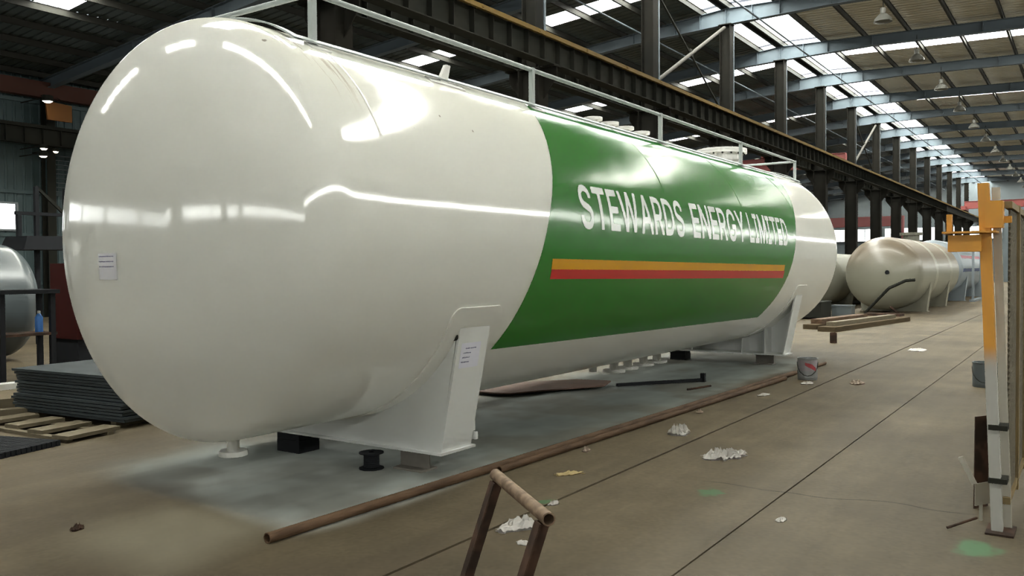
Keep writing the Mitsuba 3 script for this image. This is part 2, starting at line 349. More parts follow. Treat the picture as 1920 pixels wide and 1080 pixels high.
for i in range(len(edges) - 1):
    c = (edges[i] + edges[i + 1]) / 2
    window(f'bright window in the dark blue left wall, {"the one seen left of the tank" if abs(c-12.87)<1 else "bay %d along the wall" % (i+1)}', c, YL, 3.08 if c > 3 else 3.6, 3.96 if c > 3 else 4.6, 4.0 if c > 3 else 5.7, 'x', -1, 2, WINDOW_LEFT if c > 6 else WINDOW)
    window(f'window of the right wall out of view, bay {i+1}', c, YR, 7.0, 7.7, 5.7, 'x', 1, 2, WINDOW_RIGHT)
for i in range(7):
    cy = YR + 2.97 + 5.94 * i
    window(f'window of the row in the far end wall, number {i+1} from the right', XB, cy, 4.45, 5.75, 5.2, 'y', -1, 4, WINDOW)
    window(f'window of the near end wall behind the camera, number {i+1}', XA, cy, 4.1, 5.2, 5.8, 'y', 1, 2, WINDOW_NEAR)

# ---------------------------------------------------------------- steel frames
def rafter(x):
    parts = []
    for sgn, far, in ((-1, YR), (1, YL)):
        ys = [RIDGE_Y, RIDGE_Y + sgn * 3.4, far]
        dep = [0.52, 0.36, 0.36]
        top = [zr(y) - 0.2 for y in ys]
        pts = [(ys[k], top[k]) for k in range(3)] + [(ys[k], top[k] - dep[k]) for k in (2, 1, 0)]
        parts.append(prism_x(Polygon(pts), x - 0.008, x + 0.008))
        for k in range(2):
            for dz in (0, 1):
                a = np.array([x, ys[k], top[k] - dz * dep[k]]); b = np.array([x, ys[k + 1], top[k + 1] - dz * dep[k + 1]])
                parts.append(bar(a, b, 0.24, 0.018))
        for q in (0.0, 0.9, 1.8, 3.4, 7.0, 11.0, 15.0):
            y = RIDGE_Y + sgn * q
            d = 0.52 - 0.16 * min(q / 3.4, 1)
            parts.append(bx(x - 0.11, x + 0.11, y - 0.008, y + 0.008, zr(y) - 0.2 - d, zr(y) - 0.2))
    return cat(parts)
RAFT = mikit.ply(rafter(0), 'mat_rafter')
for i, x in enumerate(FRAMES):
    solo('roof_rafter', moved(RAFT, x), 'mat_rafter', f'blue-grey tapered steel roof beam on the {ORD[i]} middle column' + (' counted from behind the camera' if i < 4 else ', receding row overhead'), 'roof beam')
def hsec(x, y, z0, z1, w, d):                        # H section, flanges facing +-y
    return cat([bx(x - w / 2, x + w / 2, y - d / 2, y - d / 2 + .02, z0, z1), bx(x - w / 2, x + w / 2, y + d / 2 - .02, y + d / 2, z0, z1), bx(x - .01, x + .01, y - d / 2 + .02, y + d / 2 - .02, z0, z1)])
SH = {
    'shaft': mikit.ply(hsec(0, 0, 0.02, 6.0, 0.38, 0.55), 'mat_column'),
    'upper_shaft': mikit.ply(hsec(0, 0, 6.0, 9.74, 0.32, 0.36), 'mat_column'),
    'bracket': mikit.ply(cat([prism_x(Polygon([(-0.275, 5.98), (-0.275, 5.3), (-0.62, 5.75), (-0.62, 5.98)]), -0.012, 0.012), prism_x(Polygon([(0.275, 5.98), (0.275, 5.3), (0.62, 5.75), (0.62, 5.98)]), -0.012, 0.012), bx(-.15, .15, -.64, .64, 5.96, 5.99)]), 'mat_column'),
    'cap_plate': mikit.ply(bx(-.2, .2, -.22, .22, 9.7, 9.73), 'mat_column'),
    'base_plate': mikit.ply(bx(-.3, .3, -.38, .38, 0, 0.03), 'mat_column'),
    'side_post': mikit.ply(cat([bx(.2, .27, -.18, -.11, 6.8, 9.7)]), 'mat_rafter'),
}
for i, x in enumerate(FRAMES):
    t = thing('steel_column', f'dark steel column of the middle row under the {ORD[i]} roof beam' + (', out of view near the camera' if i < 3 else ''), 'column')
    for k, s in SH.items():
        add(k, moved(s, x, RIDGE_Y), None, t)
# wall columns of the far bay
WC = mikit.ply(hsec(0, 0, 0, 8.2, 0.3, 0.4), 'mat_dark_steel')
for i, x in enumerate(FRAMES):
    solo('wall_column', moved(WC, x, YL - 0.4), 'mat_dark_steel', f'dark steel column against the left wall, {ORD[i]} from the near end', 'column')

# crane runway girders: two on the middle columns, one on the left wall
def girder(name, y, label, stiff_to, z0=5.99, z1=6.56, m='mat_dark_steel', side=-1):
    t = thing(name, label, 'crane girder')
    g = XA, XB
    add('web', bx(*g, y - .01, y + .01, z0 + .02, z1 - .02), m, t)
    add('bottom_flange', bx(*g, y - .15, y + .15, z0, z0 + .02), m, t)
    add('top_flange', bx(*g, y - .2, y + .2, z1 - .02, z1), m, t)
    add('crane_rail', cat([bx(*g, y - .035, y + .035, z1 + .03, z1 + .12), bx(*g, y - .06, y + .06, z1, z1 + .03)]), m, t)
    sp = mikit.ply(bx(-.008, .008, -.13, .13, z0 + .02, z1 - .02), m)
    x = 3.0
    while x < stiff_to:
        add('stiffener', moved(sp, x, y), m, t); x += 0.62
    return t
g1 = girder('crane_girder', 9.72, 'dark crane runway girder with stiffeners and a yellow bus bar, nearer side of the columns', 76)
add('bus_bar', bx(XA, XB, 9.46, 9.52, 6.47, 6.56), 'mat_busbar', g1, label='dull yellow conductor bar along the top')
hang = mikit.ply(bx(-.02, .02, 9.44, 9.6, 6.5, 6.545), 'mat_busbar')
for k in range(24): add('bar_clip', moved(hang, 9.0 + 2.0 * k, -0.0), None, g1)
girder('crane_girder', 10.68, 'dark crane runway girder behind the middle columns, below and behind the yellow-barred girder', 60)
girder('crane_girder', 30.1, 'dark crane runway girder along the blue left wall', 40)

# bracing between two columns of the middle row
for a, b in ((21.87, 27.87), (45.87, 51.87)):
    t = thing('cross_brace', 'X-shaped grey brace between two middle columns ' + ('just above the near crane girder' if a < 30 else 'far down the hall'), 'brace')
    add('diagonal', rod((a + .3, RIDGE_Y, 6.8), (b - .2, RIDGE_Y, 9.6), 0.055, 12), 'mat_brace', t)
    add('diagonal', rod((a + .2, RIDGE_Y + .05, 9.6), (b - .3, RIDGE_Y + .05, 6.8), 0.03, 12), 'mat_dark_steel', t)
    add('gusset', bx((a + b) / 2 - .12, (a + b) / 2 + .12, RIDGE_Y - .01, RIDGE_Y + .03, 8.08, 8.3), 'mat_dark_steel', t)
for y in (9.0, 12.6):
    solo('roof_tie_rod', rod((XA + 1, y, zr(y) - .75), (XB - 1, y, zr(y) - .75), 0.03, 8), 'mat_rafter', 'thin grey tie tube running lengthwise under the roof beams, ' + ('right' if y < 10 else 'left') + ' of the ridge', 'tie rod')

# high-bay lamps, unlit
LAMP_S = mikit.ply(lathe([(0.0, 0.27), (0.1, 0.24), (0.2, 0.15), (0.26, 0.07), (0.26, 0.0)], (0, 0, 0), n=24), 'mat_lamp_shade', 40)
LAMP_B = mikit.ply(lathe([(0.26, 0.0), (0.26, 0.08), (0.42, 0.08), (0.42, 0.0)], (0, 0, 0), n=16), 'mat_lamp_shade', 30)
LAMP_R = mikit.ply(rod((0, 0, .42), (0, 0, .95), 0.015, 8), 'mat_dark_steel')
for i, x in enumerate(FRAMES[2:]):
    t = thing('high_bay_lamp', f'unlit grey dome lamp hanging right of the ridge under the {ORD[i+2]} roof beam', 'lamp')
    z = 9.02
    for nm, s in (('shade', LAMP_S), ('ballast', LAMP_B), ('hanger', LAMP_R)): add(nm, moved(s, x, 5.3, z), None, t)

# far crane bridges
def crane(label, x, ya, yb, z0, z1, trolley):
    t = thing('bridge_crane', label, 'crane')
    add('girder', cat([bx(x - .25, x + .25, ya, yb, z0, z1), bx(x - .32, x + .32, ya, yb, z1, z1 + .03)]), 'mat_red_crane', t)
    for y in (ya, yb): add('end_carriage', bx(x - 1.3, x + 1.3, y - .18, y + .18, 6.72, 7.05), 'mat_red_crane', t)
    add('trolley', cat([bx(x - .7, x + .7, trolley - .5, trolley + .5, z1 + .03, z1 + .5), bx(x - .2, x + .2, trolley - .15, trolley + .15, z0 - .9, z0)]), 'mat_red_crane', t)
    add('hook', cat([rod((x, trolley, z0 - 2.2), (x, trolley, z0 - .9), .02, 8), bx(x - .12, x + .12, trolley - .08, trolley + .08, z0 - 2.5, z0 - 2.2)]), 'mat_dark_steel', t)
crane('red overhead crane crossing the far bay, seen between the columns', 47.0, 10.7, 30.1, 6.9, 7.55, 14.5)
crane('red overhead crane far down the camera side bay, above the yellow fence', 88.0, -10.0, 9.7, 6.85, 7.5, 0.0)
solo('red_gantry', cat([bx(74, 74.5, 12.5, 26, 4.9, 5.7)] + [bx(74, 74.4, y, y + .4, 0, 4.9) for y in (12.5, 19, 25.6)]), 'mat_red_faded', 'faded red gantry far away between the columns, above the row of windows', 'gantry')

# left wall: eave beam, hanging board, lamps, louvres
solo('eave_beam', bx(XA, XB, 30.35, 30.65, 7.7, 8.25), 'mat_brown_beam', 'long red-brown beam under the eave of the dark left bay', 'beam')
t = thing('hanging_board', 'orange-brown square board hung high in the dark left bay', 'board')
add('board', hexa([(15.36, 29.6, 6.82), (16.2, 29.6, 6.82), (16.2, 29.68, 6.82), (15.36, 29.68, 6.82), (15.3, 29.6, 7.45), (16.2, 29.6, 7.4), (16.2, 29.68, 7.4), (15.3, 29.68, 7.45)]), 'mat_orange_box', t)
for x in (15.5, 16.05): add('hanger', rod((x, 29.64, 7.4), (x, 30.3, 7.75), .012, 6), 'mat_dark_steel', t)
for i, (x, z, y, s, l) in enumerate(((15.15, 7.36, 29.2, .17, 'small lit lamp beside the orange-brown board on the left'), (15.1, 5.78, 29.4, .12, 'upper of two small lit lamps above the left window'), (15.08, 5.52, 29.4, .13, 'lower of two small lit lamps above the left window'), (15.5, 5.72, 29.4, .09, 'small lit lamp over the louvre slats on the left'))):
    t = thing('flood_lamp', l, 'lamp')
    add('housing', lathe([(s, s * .7), (s * 1.1, s), (s * .2, s * 1.05), (0, s * .9)], (x, y, z), n=20), 'mat_dark_steel', t)
    add('lens', lathe([(0.01, 0.0), (-0.05, s * .5), (0.0, s * .95)], (x, y, z), n=20), 'mat_pane', t, smooth=True, emit=(9, 7.5, 5))
    add('arm', bar((x, y, z + s * .9), (x, 30.98, z + s * .9), .03, .03), 'mat_dark_steel', t)
t = thing('wall_louvre', 'stack of horizontal blue-grey louvre slats on the left wall', 'louvre')
for k in range(9): add('slat', bar((15.95, 30.7, 5.75 - .16 * k), (19.6, 30.7, 5.75 - .16 * k), .14, .02), 'mat_wall_grey', t)
add('frame', cat([bx(15.85, 15.95, 30.62, 30.78, 4.3, 5.9), bx(19.6, 19.7, 30.62, 30.78, 4.3, 5.9)]), 'mat_wall_blue', t)

# ================================================================ THE BIG TANK
Y0, Z0, R, X0, X1, HD = 5.263, 1.878, 1.498, 3.256, 16.375, 0.58
tank = thing('storage_tank', 'huge glossy white horizontal gas tank with a green band and white lettering', 'tank')
def head_profile(x0, x1, hd, r, n=2.3, k=36):
    a = np.linspace(0, np.pi / 2, k)
    pr = r * np.sin(a) ** (2 / n); px = hd * np.cos(a) ** (2 / n)
    L = [(x0 + hd - px[i], pr[i]) for i in range(k)]
    M = [(x, r) for x in np.linspace(x0 + hd, x1 - hd, 30)[1:-1]]
    return L + M + [(x1 - hd + px[i], pr[i]) for i in range(k - 1, -1, -1)]
add('body', lathe(head_profile(X0, X1, HD, R), (0, Y0, Z0), 'x', 160), 'mat_tank_white', tank, smooth=50)

def wrap(mesh, r=R, y0=Y0, z0=Z0):           # (x along tank, arc from the side, height) onto the shell
    v = mesh.vertices; a = v[:, 1] / r
    return trimesh.Trimesh(np.stack([v[:, 0], y0 - (r + v[:, 2]) * np.cos(a), z0 + (r + v[:, 2]) * np.sin(a)], -1), mesh.faces, process=False)
def decal(poly, h0, h1, edge=0.07, r=R, y0=Y0, z0=Z0):
    m = trimesh.creation.extrude_polygon(poly, h1 - h0, engine='earcut')
    m.apply_translation((0, 0, h0))
    v, f = trimesh.remesh.subdivide_to_size(m.vertices, m.faces, edge, max_iter=12)
    return wrap(trimesh.Trimesh(v, f, process=False), r, y0, z0)
D2R = math.pi / 180
def strip_mesh(xs_a, xs_b, ts, h):           # quad grid between two edges, for smooth shading
    V, F, nx = [], [], 60
    for t, a, b in zip(ts, xs_a, xs_b):
        for q in np.linspace(0, 1, nx):
            tt = (t + (-43.2 - -38.7) * q * max(0, (10 - t) / 50) if t < 10 else t) * D2R
            V.append([a + (b - a) * q, Y0 - (R + h) * math.cos(tt), Z0 + (R + h) * math.sin(tt)])
    for i in range(len(ts) - 1):
        for j in range(nx - 1):
            k = i * nx + j; F += [[k, k + 1, k + nx + 1], [k, k + nx + 1, k + nx]]
    return trimesh.Trimesh(np.array(V), F, process=False)
ts = np.linspace(-38.7, 61.0, 90)
na = np.interp(ts, [-38.7, -26.3, -16.3, -7, 5.5, 14.6, 23.1, 38.9, 61], [5.70, 5.80, 5.88, 5.97, 6.10, 6.23, 6.34, 6.55, 6.90])
nb = np.interp(ts, [-43, -19.7, 11.9, 34.5, 61], [12.65, 12.98, 13.38, 13.85, 14.45])
sm = lambda v: np.convolve(np.pad(v, 6, mode='reflect', reflect_type='odd'), np.ones(13) / 13, 'valid')
add('green_band', strip_mesh(sm(na), sm(nb), ts, 0.002), 'mat_green', tank, smooth=True, label='glossy green painted band')
def band(x0, x1, ta0, tb0, ta1, tb1, h):     # painted stripe: upper/lower angles at both ends
    V, F, n = [], [], 40
    for i, q in enumerate(np.linspace(0, 1, n)):
        for s in np.linspace(0, 1, 4):
            t = ((ta0 * (1 - s) + tb0 * s) * (1 - q) + (ta1 * (1 - s) + tb1 * s) * q) * D2R
            V.append([x0 + (x1 - x0) * q, Y0 - (R + h) * math.cos(t), Z0 + (R + h) * math.sin(t)])
    for i in range(n - 1):
        for s in range(3):
            k = i * 4 + s; F += [[k, k + 1, k + 5], [k, k + 5, k + 4]]
    m = trimesh.Trimesh(np.array(V), F, process=False)
    c = m.triangles_center[0]
    if m.face_normals[0] @ (c - np.array([c[0], Y0, Z0])) < 0: m.invert()
    return m
add('yellow_stripe', band(6.165, 12.79, -7.3, -10.8, -9.2, -12.6, 0.005), 'mat_yellow_stripe', tank, smooth=True, label='orange-yellow painted stripe')
add('red_stripe', band(6.17, 12.82, -10.8, -14.0, -12.6, -16.8, 0.005), 'mat_red_stripe', tank, smooth=True, label='red painted stripe')

# lettering, one part per letter
def word(txt, x0, x1, cap=0.385, base=3.6):
    ws = []
    for ch in txt:
        m = meshkit.text_mesh(ch, 1.0, 0.003, bold=True)
        b = m.bounds; m.apply_translation((-b[0][0], 0, 0)); ws.append((m, b[1][0] - b[0][0]))
    gap = 0.13
    tot = sum(w for _, w in ws) + gap * (len(ws) - 1)
    k = (x1 - x0) / tot
    pen = x0
    for m, w in ws:
        m = m.copy(); h = m.bounds[1][1] - 0.0
        sy = cap
        m.apply_transform(np.diag([k, sy, 1, 1]))
        t0 = (base - (pen - 6.7) * 0.22) * D2R * R
        m.apply_translation((pen, t0, 0.002))
        m.update_faces(m.face_normals[:, 2] > .5); m.remove_unreferenced_vertices()
        v, f = trimesh.remesh.subdivide_to_size(m.vertices, m.faces, 0.04, max_iter=12)
        add('letter', wrap(trimesh.Trimesh(v, f, process=False)), 'mat_letter', tank, label='white painted capital letter' if pen == x0 and txt[0] == 'S' else None)
        pen += (w + gap) * k
word('STEWARDS', 6.66, 8.99)
word('ENERGY', 9.23, 11.02)
word('LIMITED', 11.17, 12.90)

# weld seams: raised beads
def ring(x, t0, t1, w, h, n=120):
    return strip3([(x - w, 0.0), (x - w * .5, h * .8), (x, h), (x + w * .5, h * .8), (x + w, 0.0)], t0, t1, n)
def strip3(prof, t0, t1, n):
    V, F = [], []
    for t in np.linspace(t0, t1, n) * D2R:
        for x, h in prof: V.append([x, Y0 - (R + h) * math.cos(t), Z0 + (R + h) * math.sin(t)])
    k = len(prof)
    for i in range(n - 1):
        for j in range(k - 1):
            a = i * k + j; F += [[a, a + 1, a + k + 1], [a, a + k + 1, a + k]]
    m = trimesh.Trimesh(np.array(V), F, process=False); return m
add('weld_seam', ring(4.2, 24, 62, 0.014, 0.003), 'mat_tank_white', tank, smooth=True)
for x in (8.65, 11.1, 13.55):
    add('weld_seam', ring(x, 21, 61, 0.016, 0.006), 'mat_green', tank, smooth=True)

# toe bars and guard rails on top (both long sides and both ends)
PX = [4.18, 7.0, 9.98, 12.95, 15.85]
TB = 59.0
for t in (TB, 180 - TB):
    pr = [(3.62 if False else 3.98, 0), (15.95, 0)]
    a = np.array([0, Y0 - (R + .03) * math.cos(t * D2R), Z0 + (R + .03) * math.sin(t * D2R)])
    n_ = np.array([0, -math.cos(t * D2R), math.sin(t * D2R)])
    add('toe_bar', bar(a + [3.95, 0, 0], a + [15.95, 0, 0], 0.075, 0.012, n_), 'mat_rail', tank, label='grey flat bar along the tank top')
for x in (3.98, 15.9):
    V, F = [], []
    n = 40
    for tt in np.linspace(TB - 2, 182 - TB, n) * D2R:
        for dx, h in ((-.04, .026), (.04, .026), (.04, .038), (-.04, .038)): V.append([x + dx, Y0 - (R + h) * math.cos(tt), Z0 + (R + h) * math.sin(tt)])
    for i in range(n - 1):
        for j in range(4): a = i * 4 + j; b = i * 4 + (j + 1) % 4; F += [[a, b, b + 4], [a, b + 4, a + 4]]
    m = trimesh.Trimesh(np.array(V), F, process=False); m.fix_normals()
    add('toe_bar', m, 'mat_rail', tank)
RZ = 3.53
for s in (1, -1):
    yb = Y0 - s * (R * math.cos(TB * D2R) - 0.02); zb = Z0 + R * math.sin(TB * D2R) - .01
    for x in PX:
        add('rail_post', cat([bar((x, yb - s * 0.0, zb), (x, yb, RZ + .02), .045, .045, (1, 0, 0))]), 'mat_rail', tank, label='grey square guard-rail post')
        add('rail_foot', decal(sbox(x - .09, (TB - 3.2) * D2R * R, x + .09, (TB + .5) * D2R * R) if s > 0 else sbox(x - .09, (180 - TB - .5) * D2R * R, x + .09, (183.2 - TB) * D2R * R), 0.0, .012), 'mat_white', tank)
    for k in range(4):
        add('guard_rail', rod((PX[k], yb, RZ), (PX[k + 1], yb, RZ), .021, 12), 'mat_rail', tank, smooth=40)
for x in (PX[0], PX[-1]):
    ya = Y0 - (R * math.cos(TB * D2R) - 0.02); yb = 2 * Y0 - ya
    add('guard_rail', rod((x, ya, RZ), (x, yb, RZ), .021, 12), 'mat_rail', tank, smooth=40)
# lifting lug
lx = 5.56; ly = Y0 - R * math.cos(58 * D2R); lz = Z0 + R * math.sin(58 * D2R)
add('lifting_lug', cat([hexa([(lx - .05, ly - .015, lz - .01), (lx + .05, ly - .015, lz - .01), (lx + .05, ly + .03, lz - .01), (lx - .05, ly + .03, lz - .01), (lx + .02, ly - .03, lz + .15), (lx + .08, ly - .03, lz + .15), (lx + .08, ly, lz + .15), (lx + .02, ly, lz + .15)]), decal(sbox(lx - .2, 55.3 * D2R * R, lx + .24, 59 * D2R * R), 0, .012)]), 'mat_white', tank)
# manhole and small nozzles on top
def flange_nozzle(x, y, zt, zb, rn, rf, th, cover=True):
    p = [(zb, 0), (zb, rn), (zt - th * 2, rn), (zt - th * 2, rf), (zt - th * 1.05, rf), (zt - th * 1.05, rf * .97), (zt - th * .95, rf * .97), (zt - th * .95, rf), (zt, rf), (zt, 0)]
    return lathe(p, (x, y, 0), n=40)
mh = add('manhole', flange_nozzle(14.15, Y0, 3.62, 3.3, .30, .42, .04), 'mat_white', tank, smooth=30, label='white flanged manhole')
bolts = [rod((14.15 + .375 * math.cos(a), Y0 + .375 * math.sin(a), 3.515), (14.15 + .375 * math.cos(a), Y0 + .375 * math.sin(a), 3.65), .016, 8) for a in np.linspace(0, 2 * np.pi, 16, endpoint=False)]
add('bolts', cat(bolts), 'mat_dark_steel', mh)
for x in (9.6, 10.05, 10.5, 11.0): add('top_nozzle', flange_nozzle(x, Y0, 3.52, 3.3, .06, .12, .02), 'mat_white', tank, smooth=30)
# drain nozzles below
add('drain_nozzle', lathe([(0.42, .045), (0.27, .045), (0.27, .10), (0.235, .105), (0.235, 0)], (4.05, Y0, 0), n=32), 'mat_white', tank, smooth=30, label='white flanged drain stub under the tank end')
for x in (10.15, 10.55, 11.05, 11.5): add('drain_nozzle', lathe([(0.42, .06), (0.255, .06), (0.255, .15), (0.225, .15), (0.225, 0)], (x, Y0, 0), n=32), 'mat_white', tank, smooth=30)
add('drain_nozzle', lathe([(0.42, .05), (0.26, .05), (0.26, 0)], (9.75, Y0 + .1, 0), n=24), 'mat_white', tank, smooth=30)

# saddles
ZB = 0.17
def saddle(x_web, direction, name_label):
    s = add('saddle', None, None, tank) if False else None
    key = numbered(tank + '__saddle')
    xa, xb = sorted((x_web, x_web + direction * 0.38))
    web_x = (x_web, x_web + 0.014) if direction > 0 else (x_web - 0.014, x_web)
    outer = Polygon([(4.15, ZB + .02), (2 * Y0 - 4.15, ZB + .02), (2 * Y0 - 3.965, 1.17), (3.965, 1.17)])
    web = outer.difference(Point(Y0, Z0).buffer(R + .011, quad_segs=90))
    scene[key] = mikit.ply(prism_x(web, *web_x), 'mat_saddle')
    labels[key] = {'label': name_label}
    for sg in (1, -1):
        f = lambda y: y if sg > 0 else 2 * Y0 - y
        c = [(xa, f(4.135), ZB + .02), (xb, f(4.135), ZB + .02), (xb, f(4.153), ZB + .02), (xa, f(4.153), ZB + .02), (xa, f(3.935), 1.165), (xb, f(3.935), 1.165), (xb, f(3.957), 1.165), (xa, f(3.957), 1.165)]
        add('end_plate', hexa(c), 'mat_saddle', key)
        for y in (4.45, 4.83):
            zt = Z0 - math.sqrt((R + .012) ** 2 - (Y0 - y) ** 2)
            add('rib', bx(xa + .014, xb, f(y) - .007, f(y) + .007, ZB + .02, zt + .006), 'mat_saddle', key)
    add('base_plate', bx(xa - .03, xb + .03, 4.11, 2 * Y0 - 4.11, ZB, ZB + .02), 'mat_saddle', key)
    rr = sbox(xa - .16, 0, xb + .12, (180 - 44) * D2R * R).buffer(-.09).buffer(.09, quad_segs=8)
    m = trimesh.creation.extrude_polygon(rr, .012, engine='earcut')
    v, ff = trimesh.remesh.subdivide_to_size(m.vertices, m.faces, .07, max_iter=12)
    m = trimesh.Trimesh(v, ff, process=False); m.apply_translation((0, -158 * D2R * R, 0))
    add('wear_pad', wrap(m), 'mat_tank_white', key, label='curved white pad plate with rounded corners')
    return key
sd = saddle(5.10, +1, 'pale grey saddle support under the near end')
saddle(14.28, -1, 'pale grey ribbed saddle support under the far end')
add('earth_lug', cat([bx(5.48, 5.52, 4.12, 4.17, .30, .38), bx(5.50, 5.53, 4.10, 4.18, .23, .29)]), 'mat_saddle', sd)
add('lifting_hole', lathe([(5.085, 0), (5.085, .03), (5.1, .03)], (0, 3.99, 1.09), 'x', 16), 'mat_dark_steel', sd)

# notices stuck on the end plate and on the tank head
lean = np.array([0, -0.2, 0.975]); lean /= np.linalg.norm(lean)
nrm = np.array([0, -lean[2], lean[1]])
def on_plate(x, q): return np.array([x, 4.135, ZB + .02]) + lean * q + nrm * .002
def quad(o, ex, ey, hgt):
    n = np.cross(ex, ey); n = n / np.linalg.norm(n) * hgt
    return hexa([o, o + ex, o + ex + ey, o + ey, o + n, o + ex + n, o + ex + ey + n, o + ey + n])
nt = thing('paper_notice', 'white printed paper notice stuck on the near saddle end plate', 'notice')
o = on_plate(5.145, .665)
add('sheet', quad(o, np.array([.245, 0, 0]), lean * .20, .001), 'mat_paper', nt)
def ink_lines(o, ex, ey, lines, hgt, parent):
    for (u0, v, widths) in lines:
        ms = []; u = u0
        for w in widths:
            ms.append(quad(o + ex * u + ey * v, ex * w, ey * .045, hgt)); u += w + .018
        add('text_line', cat(ms), 'mat_ink', parent)
L = lambda n: [float(w) for w in rng.uniform(.025, .06, n)]
ex = np.array([.245, 0, 0]); ey = lean * .20
ink_lines(o + nrm * .001, ex, ey, [(.22, .76, L(9)), (.14, .58, L(7)), (.12, .40, L(6)), (.1, .22, L(7))], .0008, nt)
# lettered notice on the dished end
def head_pt(y, z):
    r = math.hypot(y - Y0, z - Z0) / R
    return np.array([X0 + HD - HD * (1 - r ** 2.3) ** (1 / 2.3), y, z])
hn = thing('paper_notice', 'thin translucent paper label on the round tank end, left side', 'notice')
HN0 = (5.67, 1.545)
mat('mat_label_pale', (0.62, 0.62, 0.66), 0.35)
cells = [[head_pt(HN0[0] - .24 * i / 5, HN0[1] + .18 * j / 5) for i in range(6)] for j in range(6)]
V = np.array([p - [0.003, 0, 0] for row in cells for p in row]); F = []
for j in range(5):
    for i in range(5): k = j * 6 + i; F += [[k, k + 7, k + 1], [k, k + 6, k + 7]]
add('sheet', trimesh.Trimesh(V, F, process=False), 'mat_label_pale', hn, smooth=True)
for q in (HN0[1] + .085, HN0[1] + .12, HN0[1] + .155):
    ms = []
    y = HN0[0] - .01
    while y > HN0[0] - .2:
        w = .012; p0, p1 = head_pt(y, q), head_pt(y - w, q)
        e1 = p1 - p0; ms.append(quad(p0 - [.004, 0, 0], e1, head_pt(y, q + .007) - p0, -.0008)); y -= .018
    add('text_line', cat(ms), 'mat_ink', hn)

# steel blocks the saddles stand on
def block(label, x, y, m, kind):
    t = thing('support_block', label, 'block')
    if kind == 'beam':
        add('beam', ibeam((x, y - .15, ZB / 2), (x, y + .15, ZB / 2), .2, ZB, .016, .014), m, t)
    else:
        add('beam', cat([bx(x - .12, x + .12, y - .14, y + .14, 0.0, ZB - .06), bx(x - .11, x + .13, y - .13, y + .15, ZB - .06, ZB)]), m, t)
block('short grey steel beam under the near right saddle corner', 5.22, 4.50, 'mat_block', 'beam')
block('dark timber block under the near saddle, left side', 5.20, 5.85, 'mat_black', 'solid')
block('short steel beam under the far saddle, near the paint can', 14.1, 4.50, 'mat_block', 'beam')
block('dark timber block under the far saddle, left side', 14.1, 6.0, 'mat_black', 'solid')

# ================================================================ ON THE FLOOR
solo('rusty_pipe', pipe((3.30, 3.99, .032), (12.9, 3.66, .032), .032, .026), 'mat_rust', 'long rusty steel pipe on the floor, longest and nearest the tank, open end in front', 'pipe', smooth=40)
solo('rusty_pipe', pipe((5.45, 3.835, .027), (12.2, 3.60, .027), .027, .022), 'mat_rust', 'second rusty pipe lying beside the longest pipe', 'pipe', smooth=40)
solo('rusty_pipe', pipe((13.0, 3.66, .025), (14.5, 3.63, .025), .025, .02), 'mat_rust', 'short rusty pipe end lying just behind the paint can', 'pipe', smooth=40)
solo('thin_rod', rod((10.5, 4.37, .013), (11.0, 4.25, .013), .013, 10), 'mat_rust_dark', 'short thin dark rod on the floor beside the rusty pipes', 'rod')
solo('steel_bar', cat([bar((10.3, 5.3, .03), (11.42, 4.52, .03), .04, .04), bar((11.42, 4.52, 0.0), (11.42, 4.52, .12), .06, .06, (1, 0, 0))]), 'mat_black', 'black bar with an upturned end under the tank', 'bar')
sheet_poly = Polygon([(8.72, 6.2), (8.80, 6.02), (9.15, 5.86), (10.0, 5.36), (10.45, 5.5), (10.35, 5.95), (9.6, 6.5), (9.0, 6.62), (8.74, 6.45)]).buffer(.06).buffer(-.03)
solo('rusty_sheet', prism_z(sheet_poly, 0.04, 0.055), 'mat_red_rust_sheet', 'reddish rusty steel sheet lying on the floor under the tank', 'sheet')
solo('sheet_spacer', bx(9.2, 9.9, 5.95, 6.05, 0, .04), 'mat_black', 'dark strip under the reddish sheet', 'spacer')

# cable spool
t = thing('cable_spool', 'small black wire spool on the floor in front of the near saddle', 'spool')
cx, cy = 5.03, 4.80
for z in (0.0, .125): add('flange', lathe([(z, 0.02), (z, .1), (z + .008, .1), (z + .008, .02)], (cx, cy, 0), n=32), 'mat_black', t)
add('core', lathe([(.008, .055)] + [(.012 + .0075 * k, .062 + .003 * (k % 2)) for k in range(15)] + [(.125, .055)], (cx, cy, 0), n=32), 'mat_black', t)

